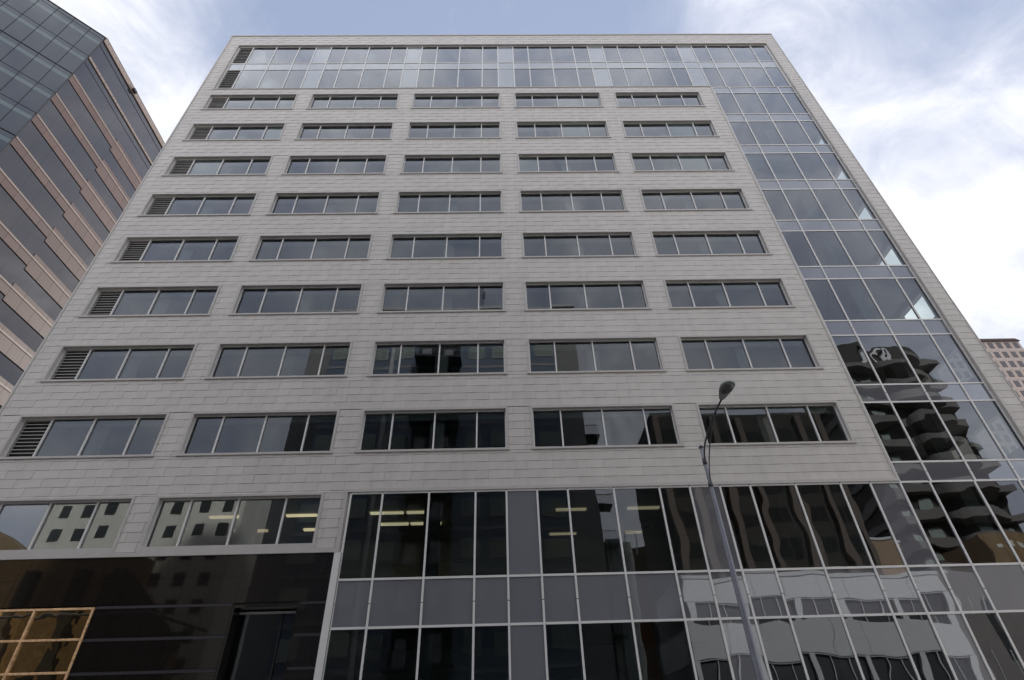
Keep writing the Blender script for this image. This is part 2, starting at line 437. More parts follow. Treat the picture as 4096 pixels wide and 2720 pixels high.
def window(a, b, zt, zb, mulls, lou=None, pale=(), slats=(), sill=None):
    t = .095; y = DF
    f = MB()
    top, bot = zt, zb
    f.box(a, b, y-.045, y+.03, top-t, top)
    if sill is None: f.box(a-.04, b+.04, y-.06, y+.03, bot, bot+t)
    f.box(a, a+t, y-.045, y+.03, bot+(t if sill is None else 0), top-t); f.box(b-t, b, y-.045, y+.03, bot+(t if sill is None else 0), top-t)
    ia, ib, ic, id_ = a+t, b-t, bot+t, top-t
    if sill is not None: ic = bot+sill
    win = OB.part('window', f, 'zinc_trim')
    rv = MB()
    rv.box(a+.02, ia, y+.03, y+REC+.12, bot, top); rv.box(ib, b-.02, y+.03, y+REC+.12, bot, top)
    rv.box(ia, ib, y+.03, y+REC+.12, id_, top-.02); 
    if sill is None: rv.box(ia, ib, y+.03, y+REC+.12, bot+.02, ic)
    else: rv.box(ia, ib, y-.05, y+REC+.12, bot, ic)
    OB.part('reveal', rv, 'zinc_trim', parent=win)
    gy = y+REC
    # outer aluminium frame
    fr = MB(); w = .045
    fr.box(ia, ib, gy-.05, gy+.06, id_-w, id_); fr.box(ia, ib, gy-.05, gy+.06, ic, ic+w)
    fr.box(ia, ia+w, gy-.05, gy+.06, ic+w, id_-w); fr.box(ib-w, ib, gy-.05, gy+.06, ic+w, id_-w)
    OB.part('window_frame', fr, 'alu', parent=win)
    xs = [ia+w] + list(mulls) + [ib-w]
    for m in mulls:
        OB.part('mullion', MB().box(m-.032, m+.032, gy-.075, gy+.06, ic+w, id_-w), 'alu', parent=win)
    for i in range(len(xs)-1):
        p0 = xs[i] + (.032 if i else 0); p1 = xs[i+1] - (.032 if i < len(xs)-2 else 0)
        if lou is not None and i == 0:
            louver(p0, p1, ic+w, id_-w, gy, win); continue
        pane(p0, p1, ic+w, id_-w, gy, 'clear' if slats else 'glass', win)
        if i in pale:
            OB.part('blind', MB().box(p0+.03, p1-.03, gy+.10, gy+.12, ic+w, id_-w), 'blind', parent=win)
        if i in slats:
            sb = MB(); z = ic+w+.02
            while z < id_-.1:
                sb.quad((p0+.03, gy+.10, z), (p1-.03, gy+.10, z), (p1-.03, gy+.128, z+.026), (p0+.03, gy+.128, z+.026)); z += .042
            o = OB.part('blind_slats', sb, 'blindd' if slats[i] else 'blind', parent=win, fix=False); o['kind'] = 'stuff'
    return win
PALE = {(1, 0): (3,), (2, 0): (1,), (1, 3): (2,), (1, 4): (2,), (2, 4): (2,), (2, 3): (0,)}
for r, zt in enumerate(ROWTOP):
    for c, (a, b) in enumerate(WX):
        g = .16 + 7.62*(c-3)
        ms = [g+1.27+1.27, g+4.445, g+6.35]
        window(a, b, zt, zt-WH, ms, lou=(0 if c == 0 else None), pale=PALE.get((r, c), ()))
window(R8[0][0], R8[0][1], ROW8T, ROW8B, [-20.35, -18.38, -16.5], lou=0, slats={1: 0, 2: 0, 3: 0}, sill=.36)
window(R8[1][0], R8[1][1], ROW8T, ROW8B, [-12.72, -10.80, -8.87], slats={0: 0, 1: 0, 2: 1, 3: 1}, sill=.36)

# ---- glazed curtain wall: top band, right column, lower field
CWY = DF + .16
cwm = MB()
# perimeter trims
cwm.box(-21.62, CX0, DF-.045, DF+.03, BZ0, BZ0+.07)
cwm.box(-21.62, CXR+.02, DF-.03, DF+.03, BZ1-.05, BZ1)
cwm.box(-21.62, -21.55, DF-.03, DF+.03, BZ0+.07, BZ1-.05)
cwm.box(CX0-.09, CX0, DF-.045, DF+.03, LZ, BZ0)
cwm.box(-6.45, CX0-.09, DF-.05, DF+.03, LZ+.002, LZ+.14)
cwm.box(-6.47, -6.36, DF-.05, DF+.03, 8.40, LZ)
cwm.box(-7.32, -6.47, DF-.05, DF+.03, 8.40, 8.56)
cwm.box(-14.97, -14.06, DF-.05, DF+.03, 8.40, 8.56)
cwm.box(CXR-.02, CXR+.05, DF-.04, DF+.03, 0, BZ1-.05)
cwall = OB.part('curtain_wall', cwm, 'zinc_trim')
for bx_ in ((-21.62, -21.56, DF+.031, CWY+.2, BZ0+.05, BZ1-.05), (-21.56, CXR, DF+.031, CWY+.2, BZ1-.05, BZ1), (CXR, CXR+.05, DF+.031, CWY+.2, 0, BZ1-.05),
            (-6.47, -6.30, DF+.031, CWY+.2, 0, LZ), (-21.62, CX0, DF+.031, CWY+.2, BZ0, BZ0+.05)):
    OB.part('reveal', MB().box(*bx_), 'zinc_trim', parent=cwall)
allm = []
for k in range(-3, 4):
    b0 = .16 + 7.62*k
    allm += [b0, b0+1.27, b0+2.54, b0+4.445, b0+6.35]
allm = sorted(allm)
piers = [(.16 + 7.62*k, 1.43 + 7.62*k) for k in range(-3, 4)]
is_pier = lambda a, b: any(abs(a-p[0]) < .1 and abs(b-p[1]) < .1 for p in piers)
ZG = [50.23]
for k in range(1, 11):
    z = 47.42 - 3.968*(k-1)
    ZG += [z, z-.985]
ZG = ZG[:-2]          # ...11.7, 10.72 then the lower field
ZR = sorted(set([round(z, 3) for z in ZG if z > 11]))
ZL = [10.76, 7.39, 5.74, 2.2, .4]
def field(xs, zs, spand_idx, wavy=False, lou=False, CWY=DF+.16, skip=()):
    """xs, zs ascending mullion / transom centre lines"""
    mw, mh = .038, .040
    for x in xs:
        OB.part('mullion', MB().box(x-mw, x+mw, CWY-.045, CWY+.08, zs[0]+(.04 if zs[0] in skip else 0), zs[-1]-(.04 if zs[-1] in skip else 0)), 'alu', parent=cwall)
    for z in zs:
        if z in skip: continue
        for i in range(len(xs)-1):
            tr.append(((xs[i]+mw, xs[i+1]-mw), (z, CWY)))
    for j in range(len(zs)-1):
        for i in range(len(xs)-1):
            a, b, c, d = xs[i]+mw, xs[i+1]-mw, zs[j]+mh, zs[j+1]-mh
            hw = wavy and (a > 6.3)
            if j in spand_idx or is_pier(xs[i], xs[i+1]):
                pane(a, b, c, d, CWY, 'spandw' if (hw and c < 16) else ('spandlit' if c > 43 else 'spand'), cwall, 'spandrel_panel', .004)
                bk.box(a, b, CWY+.05, CWY+.15, c, d)
            elif lou and i == 0:
                louver(a, b, c, d, CWY, cwall)
            else:
                pane(a, b, c, d, CWY, 'cwwave' if (hw and c < 16) else 'cwglass', cwall, 'glass_pane', .004)
tr = []; bk = MB()
# top band
xb = [-21.5] + [x for x in allm if -21 < x < 23.1] + [23.1]
xb = [-21.5, -20.3, -18.38, -16.48] + [x for x in allm if -15.5 < x < 23.05] + [23.1]
field(xb, [43.26, 46.40, 47.42, 50.2], (1,), lou=True)
# right column between 10.8 and 43.2
xr = [16.78, 18.13, 20.04, 21.94, 23.1]
zr = [10.76, 11.72]
for k in range(8): 
    zr += [14.72 + 3.955*k, 15.69 + 3.955*k]
zr = sorted([z for z in zr if z < 43.1]) + [43.26]
sp = [j for j in range(len(zr)-1) if zr[j+1]-zr[j] < 1.4]
field(xr, zr, sp, wavy=True, skip=(10.76, 43.26))
# join strip between column and band
# lower field
xl = [-6.22] + [x for x in allm if -5.5 < x < 23.0] + [23.1]
LWY = DF+.03
field(xl, [-.0+.2, 2.3, 5.74, 7.39, 10.76], (2,), wavy=True, CWY=LWY)
trm = {}
for (a, b), (z, cy) in tr:
    trm.setdefault((round(z, 2), cy), MB()).box(a, b, cy-.030, cy+.07, z-.040, z+.040)
for z, mb in trm.items():
    OB.part('transom', mb, 'alu', parent=cwall, fix=False)
OB.part('insulation_panel', bk, 'backing', parent=cwall, fix=False)
# splice joints on the lower mullions
sj = MB()
for x in xl: sj.box(x-.039, x+.039, LWY-.0465, LWY-.044, 6.52, 6.545)
for x in xr:
    for z in zr[::2]: sj.box(x-.039, x+.039, CWY-.0465, CWY-.044, z+.5, z+.52)
OB.part('splice_joint', sj, 'dark', parent=cwall, fix=False)
# blinds behind some curtain wall panes
def cwblind(i0, z0, z1, m='blind', xs=xr):
    OB.part('blind', MB().box(xs[i0]+.08, xs[i0+1]-.08, CWY+.16, CWY+.18, z0, z1), m, parent=cwall)
zA = 31.52
cwblind(0, zA+1.5, zA+2.95, 'blind'); cwblind(1, zA+.05, zA+2.95, 'blind')
for xi in (8, 7):
    pass
# slatted blinds in the lower field
for i in range(len(xl)-1):
    if xl[i] > 7 or is_pier(xl[i], xl[i+1]): continue
    if i in (0, 3, 4): continue
    sb = MB(); z = 7.9 if i != 2 else 8.0
    while z < 10.6:
        sb.quad((xl[i]+.07, CWY+.16, z), (xl[i+1]-.07, CWY+.16, z), (xl[i+1]-.07, CWY+.182, z+.02), (xl[i]+.07, CWY+.182, z+.02)); z += .048
    o = OB.part('blind_slats', sb, 'blindd', parent=cwall, fix=False); o['kind'] = 'stuff'
# ceiling lights that are on, second floor
lz = 10.72
OB.part('ceiling', MB().box(XL+.5, XR-.5, DF+.5, DF+6.4, 10.80, 10.84), 'ceiling')
for (x0, x1, y0, m_l) in ((-5.87, -4.42, 2.2, 'lamp'), (-4.26, -2.84, 2.2, 'lamp'), (-5.71, -4.40, 3.62, 'lamp'), (-4.28, -2.88, 3.62, 'lamp'),
                          (2.37, 3.73, 2.25, 'lampdim'), (2.29, 3.6, 5.5, 'lampdim'), (5.59, 7.02, 2.25, 'lampdim'), (5.78, 6.85, 5.5, 'lampdim'),
                          (-12.94, -11.44, 2.25, 'lampdim'), (-12.55, -11.04, 4.1, 'lampdim'), (-9.58, -8.24, 2.26, 'lamp'), (-9.35, -7.95, 4.1, 'lamp')):
    OB.part('ceiling_light', MB().box(x0, x1, DF+y0, DF+y0+.17, lz, lz+.07), m_l)

# ---- black granite base, silver post, gold framed shop window, deep doorway
GX = -6.50
gh = [(-30, -14.82, 0, 6.70), (-9.88, -7.50, 0, 6.60)]
bands = [(6.585, 6.68), (5.53, 5.63), (4.50, 4.60), (3.46, 3.56)]
rows = [(7.60, 8.395), (6.68, 7.60), (5.63, 6.585), (4.60, 5.53), (3.56, 4.50), (1.8, 3.46), (.13, 1.8)]
gw = [(XL+.02, GX, .13, 8.395)]
for h in gh: gw = rsub(gw, h)
g = MB()
for a, b, c, d in gw: g.box(a, b, DF+.06, DF+.3, c, d)
gwall = OB.part('granite_base', g, 'black', fix=False)
for (c, d) in rows:
    x = -11.93 - 11*1.04
    while x < GX:
        a, b = max(x, XL+.04), min(x+1.04, GX-.01); x += 1.04
        if b <= a: continue
        rs = [(a, b, c, d)]
        for h in gh: rs = rsub(rs, h)
        for r in rs:
            if r[1]-r[0] < .04 or r[3]-r[2] < .04: continue
            yo = random.uniform(-.0015, .0015)
            OB.part('granite_tile', MB().box(r[0]+.004, r[1]-.004, DF+.01+yo, DF+.06, r[2]+.004, r[3]-.004), 'granite', parent=gwall, fix=False)
for (c, d) in bands:
    for (a, b) in ((-14.80, -9.90), (-7.48, GX-.01)):
        OB.part('granite_band', MB().box(a, b, DF+.018, DF+.06, c+.003, d-.003), 'granite_rough', parent=gwall)
OB.part('metal_post', MB().box(-6.49, -6.235, DF-.06, DF+.2, .13, 8.38), 'alu')
OB.part('metal_post', MB().box(-6.233, -6.21, DF-.03, DF+.2, .13, 8.38), 'backing')
# doorway niche
nb = MB(); nb.box(-9.88, -9.80, DF+.03, DF+.9, .13, 6.6); nb.box(-7.56, -7.50, DF+.03, DF+.9, .13, 6.6); nb.box(-9.80, -7.56, DF+.03, DF+.9, 6.52, 6.6)
nich = OB.part('entrance_niche', nb, 'granite')
OB.part('head_rail', MB().box(-9.80, -7.56, DF+.56, DF+.64, 6.40, 6.48), 'alu', parent=nich)
pane(-9.80, -7.56, .2, 6.40, DF+.6, 'glass', nich)
OB.part('dark_backdrop', MB().box(-9.80, -7.56, DF+.75, DF+.9, .13, 6.5), 'black', parent=nich)  # added black block stands in for the shade inside the doorway
OB.part('door_post', MB().box(-8.22, -8.15, DF+.55, DF+.65, .13, 6.4), 'black', parent=nich)
# gold window
gf = MB()
for z in (6.61, 5.61, 4.60, 3.55, 2.5): gf.box(-22.4, -14.83, DF-.02, DF+.1, z-.036, z+.036)
for x in (-19.05, -16.95, -14.875):
    zz = [6.573, 5.647, 5.573, 4.637, 4.563, 3.587, 3.513, 2.537, 2.463, .13]
    for i in range(0, 10, 2): gf.box(x-.036, x+.036, DF-.02, DF+.1, zz[i+1], zz[i])
gwin = OB.part('shop_window', gf, 'gold')
for (z0, z1) in ((5.655, 6.565), (4.645, 5.565), (3.595, 4.555), (.13, 3.505)):
    for (a, b) in ((-22.4, -19.095), (-19.005, -16.995), (-16.905, -14.92)):
        pane(a, b, z0, z1, DF+.04, 'goldglass', gwin, 'pane', .006)
OB.part('back_panel', MB().box(-22.4, -14.9, DF+.8, DF+.9, .1, 6.6), 'brickdark', parent=gwin)

# ================================================================== LEFT TOWER
TX, TY = -46.0, 30.49
TW = Root('granite_tower', (TX-10, TY+15, 0), 'tall tower at left with pink granite bands, dark glass and a glazed corner', 'building')
K_ = 1.15
tz = lambda z: (z-1.65)*K_+1.65
ZTOP = tz(62.05)
ST = 3.45*K_
YE = 54.0; YS = TY + (34.05-26.5)*K_     # far end, step
JW = 1.435*K_
# cores
s105 = 1/math.sqrt(2)
A_end = (TX - 22*s105, TY - 22*s105)
TW.part('core', MB().slab([(TX-.25, TY+.1), (TX-.25, YE), (TX-30, YE), (A_end[0]-14, A_end[1]), (A_end[0]-.05, A_end[1]+.3)], 0, ZTOP-.3), 'black')
faceB = MB()
faceBo = TW.part('east_face', MB().box(TX-.24, TX-.12, TY, YE, 0, ZTOP-.35), 'black')
def bpart(name, m, y0, y1, z0, z1, out=0., g=.010):
    TW.part(name, MB().box(TX-.12, TX+out, y0+g, y1-g, z0+.004, z1-.004), m, parent=faceBo, fix=False)
ncol = int((YE-TY)/JW)+1
# fascia at top: edge 62.05-61.32 pink, then dark glass
def cols():
    for i in range(ncol):
        a, b = TY+i*JW, min(TY+(i+1)*JW, YE)
        if b-a > .1: yield i, a, b
for i, a, b in cols():
    bpart('fascia_panel', 'cream', a, b, tz(61.36), ZTOP, .12)
    bpart('glass_pane', 'tglass', a, b, tz(60.60), tz(61.28), -.02, .004)
    bpart('glass_pane', 'tglass', a, b, tz(58.17), tz(60.50), -.02, .004)
    bpart('ledge', 'cream', a, b, tz(57.87), tz(58.17), .10)
    bpart('glass_pane', 'tglass', a, b, tz(57.10), tz(57.80), -.02, .004)
    bpart('glass_pane', 'tglass', a, b, tz(54.72), tz(57.02), -.02, .004)
LEV = 0
while True:
    zc = 54.70 - 3.452*LEV
    if tz(zc) < 16: break
    for i, a, b in cols():
        stp = a > YS - .5*JW
        bpart('ledge', 'cream', a, b, tz(zc-.19), tz(zc), .07)
        top, bot = (zc, zc-1.02)
        if stp:
            bpart('granite_panel', 'pink', a, b, tz(zc), tz(zc+.42), .035)
            bot -= .43
        bpart('granite_panel', 'pink', a, b, tz(bot), tz(zc-.19), .035)
        gt = bot-.09; gb = zc-3.452 + (.42 if stp else 0)
        bpart('glass_pane', 'tglass', a, b, tz(gb), tz(gt), -.02, .004)
    LEV += 1
zc0 = tz(54.70-3.452*LEV)
TW.part('lower_cladding', MB().box(TX-.12, TX, TY, YE, 0, zc0), 'pink')
# corner glass face (45 degrees), panes measured along it
AW = 1.365*K_
dA = Vector((-s105, -s105, 0)); nA = Vector((s105, -s105, 0))
P0 = Vector((TX, TY, 0))
def apane(name, m, t0, t1, z0, z1, out=0., th=.06, g=.03, parent=None):
    p = P0 + dA*(t0+g); q = P0 + dA*(t1-g); o_ = nA*out; i_ = nA*(out-th)
    mb = MB().hexa([q+i_+Vector((0, 0, z0)), q+o_+Vector((0, 0, z0)), p+o_+Vector((0, 0, z0)), p+i_+Vector((0, 0, z0)),
                    q+i_+Vector((0, 0, z1)), q+o_+Vector((0, 0, z1)), p+o_+Vector((0, 0, z1)), p+i_+Vector((0, 0, z1))])
    return TW.part(name, mb, m, parent=parent)
faceA = apane('corner_face', 'black', 0, 22, 0, ZTOP-.02, -.08, .12, 0)
zl = [62.02, 61.50, 58.17, 54.70, 51.25, 47.80, 44.35, 40.9, 37.45, 34.0]
for j in range(len(zl)-1):
    thick = (j in (2, 5, 8))
    for i in range(9):
        top, bot = tz(zl[j])-(.12 if j in (3, 6) else .04), tz(zl[j+1])+.04
        if j == 0:
            apane('glass_pane', 'tglassA', i*AW, (i+1)*AW, bot, top, parent=faceA); continue
        sb = top-.62; sa = sb-.52
        apane('glass_pane', 'tglassA', i*AW, (i+1)*AW, sb, top, parent=faceA)
        apane('pale_strip', 'tstrip', i*AW, (i+1)*AW, sa, sb, parent=faceA)
        apane('glass_pane', 'tglassA', i*AW, (i+1)*AW, bot, sa, parent=faceA)
apane('parapet_cap', 'black', 0, 22, ZTOP-.02, ZTOP+.10, .05, .3, 0)
TW.part('parapet_cap', MB().box(TX-.3, TX+.14, TY, YE, ZTOP, ZTOP+.06), 'hroof')
# corner post
TW.part('corner_post', MB().box(TX-.06, TX+.03, TY-.08, TY+.03, 0, ZTOP), 'black')
# camera and fixing dots on the fascia
fd = MB()
for i in range(28):
    y = TY + .5 + i*.82
    for (z, o_) in ((tz(61.72), .12), (tz(58.03), .10)): fd.box(TX+o_-.01, TX+o_+.012, y, y+.09, z-.05, z+.05)
o = TW.part('fascia_bolt', fd, 'black', fix=False); o['kind'] = 'stuff'
TW.part('security_camera', MB().box(TX+.12, TX+.42, TY+5.9, TY+6.5, tz(61.5), tz(61.8)), 'black')

# ================================================================== RIGHT HOTEL
HS = 122./37.
HY = DF + 15 + 85.0
hk = HY/(DF+15)
HX = lambda x: x*hk
HZ = lambda z: (z-1.65)*hk+1.65
HT = Root('hotel_block', (HX(41), HY+10, 0), 'distant pink hotel block with a grid of brown windows and stepped dark roof at right', 'building')
xr0, xr1 = HX(34.5), HX(43.84)
htop = HZ(29.20)
HT.part('wall', MB().box(xr0, xr1, HY, HY+25, 0, htop), 'hotel')
HT.part('eaves', MB().prism([(xr0, htop), (xr1+.3, htop), (xr1-.9, htop+.75), (xr0, htop+.75)], HY-.45, HY+25), 'hroof')
HT.part('penthouse', MB().box(xr0, HX(42.05), HY+3.5, HY+22, htop+.75, htop+2.2), 'hotel')
HT.part('eaves', MB().prism([(xr0, htop+2.2), (HX(42.25), htop+2.2), (HX(41.9), htop+3.1), (xr0, htop+3.1)], HY+3., HY+22), 'hroof')
HT.part('penthouse', MB().box(xr0, HX(40.95), HY+7, HY+19, htop+3.1, htop+4.4), 'hotel')
HT.part('eaves', MB().prism([(xr0, htop+4.4), (HX(41.1), htop+4.4), (HX(40.5), htop+5.5), (xr0, htop+5.5)], HY+6.4, HY+19), 'hroof')
wp, ww, wh, fp = .722*hk, .43*hk, .62*hk, .955*hk
ft = HZ(29.13)
for r in range(12):
    for c in range(10):
        x = HX(43.43) - c*wp; z = ft - .03*hk - r*fp
        w_ = HT.part('window', MB().box(x-ww/2, x+ww/2, HY-.05, HY+.05, z-wh, z), 'hwin')
        for sx in (-1, 1):
            HT.part('pane', MB().box(x+sx*ww*.24-ww*.19, x+sx*ww*.24+ww*.19, HY-.07, HY-.052, z-wh*.9, z-wh*.08), 'hpane', parent=w_, fix=False)
jb = MB()
for r in range(13):
    jb.box(xr0, xr1, HY-.02, HY+.01, ft - r*fp + .03*hk+.10, ft - r*fp + .03*hk + .16)
for c in range(11): jb.box(HX(43.43)-(c-.5)*wp-.03, HX(43.43)-(c-.5)*wp+.03, HY-.018, HY+.01, HZ(16), htop-.1)
HT.part('panel_joint', jb, 'cream', fix=False)

# ================================================================== STREET LAMP
LX, LY = 7.45, 18.85
SL = Root('street_lamp', (LX, LY, .13), 'tapered grey street lamp with a curved arm and cobra head before the office block', 'street lamp')
pz = [.13 + i*(10.86/16) for i in range(17)]
SL.part('pole', MB().tube([(LX, LY, z) for z in pz], [.135 - .075*(i/16) for i in range(17)], 18), 'steel', smooth=True)
SL.part('pole_cap', MB().tube([(LX, LY, 10.96), (LX, LY, 11.0), (LX, LY, 11.04), (LX, LY, 11.07)], [.085, .085, .055, .02], 14), 'armdark', smooth=True)
SL.part('base_plate', MB().box(LX-.25, LX+.25, LY-.25, LY+.25, .13, .17), 'steel')
def curve(pts, n=8):
    P = [Vector(p) for p in pts]; out = []
    for i in range(len(P)-1):
        p0 = P[max(i-1, 0)]; p1 = P[i]; p2 = P[i+1]; p3 = P[min(i+2, len(P)-1)]
        for k in range(n):
            t = k/n
            out.append(.5*((2*p1)+(p2-p0)*t+(2*p0-5*p1+4*p2-p3)*t*t+(3*p1-p0-3*p2+p3)*t**3))
    out.append(P[-1]); return out
arm = curve([(LX, LY-.04, 10.40), (LX, LY-.22, 10.72), (LX, 18.25, 10.96), (LX, 17.3, 11.22), (LX, 16.68, 11.30), (LX, 15.98, 11.36)])
SL.part('arm', MB().tube(arm, .032, 12), 'armdark', smooth=True)
br = curve([(LX, LY-.06, 9.50), (LX, 18.58, 10.03), (LX, 18.02, 10.63), (LX, 17.3, 11.08), (LX, 16.85, 11.26)])
SL.part('brace', MB().tube(br, .021, 10), 'armdark', smooth=True)
SL.part('bracket', MB().tube([(LX, LY, 10.28), (LX, LY, 10.52)], .078, 14), 'armdark', smooth=True)
SL.part('bracket', MB().tube([(LX, LY, 9.42), (LX, LY, 9.58)], .088, 14), 'armdark', smooth=True)
# cobra head, length runs towards the street (-y)
def head_ring(n=28):
    pts = []
    for i in range(n):
        t = 2*math.pi*i/n
        pts.append((math.cos(t), math.sin(t)))
    return pts
hd = MB(); secs = []
HL = .96; hy0 = 16.02; tilt = .10
def hw(u): return .085 + .165*math.sin(min(1, u*1.35)*math.pi/2)**1.1 if u < .72 else .25*math.sqrt(max(0, 1-((u-.72)/.285)**2))
prof = [0, .04, .12, .25, .4, .55, .68, .78, .86, .92, .96, .99, 1.0]
nr = 20
for u in prof:
    w = max(hw(u), .012); hh = .055 + .055*math.sin(min(u, .9)/.9*math.pi*.75); hh *= (1 if u < .9 else max(.15, math.sqrt(1-((u-.9)/.101)**2)) if u < 1 else .12)
    yy = hy0 - u*HL; zz = 11.36 + u*HL*tilt
    for j in range(nr):
        t = 2*math.pi*j/nr; cx, sz = math.cos(t), math.sin(t)
        z = hh*sz if sz > 0 else -.035*(abs(sz)**.35)
        hd.v.append((LX + w*(abs(cx)**.8)*(1 if cx > 0 else -1), yy, zz+z))
for k in range(len(prof)-1):
    for j in range(nr):
        a_ = k*nr+j; b_ = k*nr+(j+1) % nr; hd.f.append((a_, b_, b_+nr, a_+nr))
hd.f.append(tuple(range(nr))); hd.f.append(tuple((len(prof)-1)*nr + nr-1-j for j in range(nr)))
head = SL.part('lamp_head', hd, 'lampgrey', smooth=True)
ln = MB(); cyl = hy0-.60*HL; n = 22
rings = [(.20, 0), (.195, -.03), (.16, -.066), (.09, -.085), (.01, -.092)]
for (r_, dz) in rings:
    for j in range(n):
        t = 2*math.pi*j/n
        ln.v.append((LX + r_*math.cos(t), cyl + 1.35*r_*math.sin(t), 11.36 + .6*HL*tilt - 1.35*r_*math.sin(t)*tilt - .03 + dz))
for k in range(len(rings)-1):
    for j in range(n):
        a_ = k*n+j; b_ = k*n+(j+1) % n; ln.f.append((a_, b_, b_+n, a_+n))
SL.part('lens', ln, 'lens', parent=head, smooth=True)
SL.part('latch', MB().box(LX-.02, LX+.02, hy0-HL-.015, hy0-HL+.06, 11.36+HL*tilt-.05, 11.36+HL*tilt+.0), 'steel', parent=head)

# ================================================================== ACROSS THE STREET (seen in the glass)
def grid_windows(R, xs, zs, w, h, y, fm, pm, split=True, parent=None):
    for z in zs:
        for x in xs:
            ww_ = w[xs.index(x)] if isinstance(w, (list, tuple)) else w
            f = R.part('window', MB().box(x-ww_/2, x+ww_/2, y, y+.09, z, z+h), fm, parent=parent, fix=False)
            n_ = 2 if split and ww_ > 1.5 else 1
            for i in range(n_):
                a = x-ww_/2+.08+i*(ww_-.08)/n_; b = a+(ww_-.08)/n_-.08
                R.part('pane', MB().box(a, b, y+.09, y+.10, z+.08, z+h-.08), pm, parent=f, fix=False)
AY = -9.7
AP = Root('apartment_block', (-7, AY-8, 0), 'tall slate blue apartment block with central balconies, mirrored in the middle windows', 'building')
AP.part('wall', MB().box(-20.5, 6.6, AY-14, AY, 0, 44.4), 'blue')
AP.part('end_wall', MB().box(-23.6, -20.502, AY-15, AY-1.2, 0, 46), 'grey')
AP.part('end_wall', MB().box(6.602, 9.4, AY-15, AY-.9, 0, 44.4), 'grey')
AP.part('top_storey', MB().box(-23.6, 9.4, AY-15, AY-.5, 44.402, 48.55), 'grey')
AP.part('cornice', MB().box(-23.9, 9.7, AY-15.3, AY-.1, 48.552, 49.0), 'cornice')
ax = [-18.9, -14.6, -11.6, -2.9, -.3, 5.2]; aw = [2.4, 1.9, 2.2, 1.7, 1.4, 2.2]
az = [40.75 - 3.93*k for k in range(10)]
grid_windows(AP, ax, az, aw, 1.75, AY+.002, 'cornice', 'apane')
for k in range(11):
    z = 39.45 - 3.93*k
    if z > 0: 
        AP.part('band', MB().box(-20.5, -10.05, AY+.002, AY+.05, z, z+.32), 'aband'); AP.part('band', MB().box(-4.5, 6.6, AY+.002, AY+.05, z, z+.32), 'aband')
AP.part('downpipe', MB().box(-13.25, -12.8, AY+.052, AY+.25, 0, 44.3), 'cornice')
for k in range(10):
    z = 39.9 - 3.93*k
    bl = AP.part('balcony', MB().box(-10, -4.6, AY+.002, AY+2.0, z-.25, z), 'black')
    rl = MB(); rl.box(-10, -4.6, AY+1.93, AY+1.98, z+1.05, z+1.1)
    x = -9.95
    while x < -4.6: rl.box(x, x+.03, AY+1.94, AY+1.97, z, z+1.05); x += .16
    for yy in (0.05, .5, 1.0, 1.5): rl.box(-10, -9.96, AY+yy, AY+yy+.04, z, z+1.05)
    AP.part('railing', rl, 'armdark', parent=bl, fix=False)
    AP.part('recess_shade', MB().box(-9.8, -4.8, AY+.003, AY+.02, z+.05, z+3.4), 'dark', parent=bl)  # flat near-black sheet paints the shade of a recess behind the balcony
    for xx in (-8.9, -6.2): AP.part('balcony_door', MB().box(xx-.55, xx+.55, AY+.021, AY+.05, z+.1, z+2.3), 'aband', parent=bl)
for k in range(7):
    z = 30.4 - 3.93*k
    bl = AP.part('corner_balcony', MB().box(9.41, 10.9, AY-2.8, AY-.6, z-.2, z), 'black')
    rl = MB(); rl.box(9.41, 10.9, AY-.66, AY-.6, z+1.05, z+1.1); x = 9.5
    while x < 10.9: rl.box(x, x+.03, AY-.65, AY-.62, z, z+1.05); x += .18
    AP.part('railing', rl, 'armdark', parent=bl, fix=False)
# aerial mast on its roof
mm_ = MB()
for sx, sy in ((-.3, -.3), (.3, -.3), (.3, .3), (-.3, .3)): mm_.tube([(-2.4+sx, AY-5+sy, 49.0), (-2.4+sx*.7, AY-5+sy*.7, 56.2)], .05, 6)
for i in range(8):
    z = 49.2+i*.9; mm_.tube([(-2.7, AY-5.3, z), (-2.1, AY-4.7, z+.8)], .03, 5); mm_.tube([(-2.1, AY-5.3, z), (-2.7, AY-4.7, z+.8)], .03, 5)
mst = Root('antenna_mast', (-2.4, AY-5, 49.0), 'dark lattice aerial mast on the apartment roof, mirrored high in a middle window', 'antenna')
mst.part('lattice', mm_, 'armdark', fix=False)
mst.part('antenna', MB().box(-2.95, -2.7, AY-5.1, AY-4.9, 54.6, 55.8).box(-2.1, -1.85, AY-5.1, AY-4.9, 54.6, 55.8), 'armdark')

BGY = -25.7
BG = Root('beige_block', (-46, BGY-8, 0), 'beige block with small square windows, mirrored in the windows above the black granite', 'building')
BG.part('wall', MB().box(-58.3, -33.2, BGY-15, BGY, 0, 33), 'beige')
grid_windows(BG, [-56.2 + 2.95*i for i in range(8)], [28.6 - 3.0*k for k in range(9)], 1.25, 1.5, BGY+.002, 'bdark', 'bdark', False)
BRY = -11.7
BR = Root('brick_church', (-46, BRY-8, 0), 'ochre brick hall with dark buttresses and sloping shoulder, mirrored in the gold framed window', 'building')
BR.part('wall', MB().prism([(-75, 0), (-30, 0), (-30, 11.6), (-35, 16.6), (-35, 19.0), (-46, 19.3), (-50.5, 22.0), (-62, 26), (-75, 22)], BRY-2.5, BRY), 'brick')
for x in (-66, -60, -54.5, -49.3, -44.3, -39.6, -36.2): BR.part('buttress', MB().box(x-.55, x+.55, BRY, BRY+.8, 0, 17.5), 'brickdark')
for x in (-57.2, -51.8, -46.8, -42): BR.part('window', MB().box(x-.8, x+.8, BRY+.002, BRY+.05, 3, 9), 'bdark')
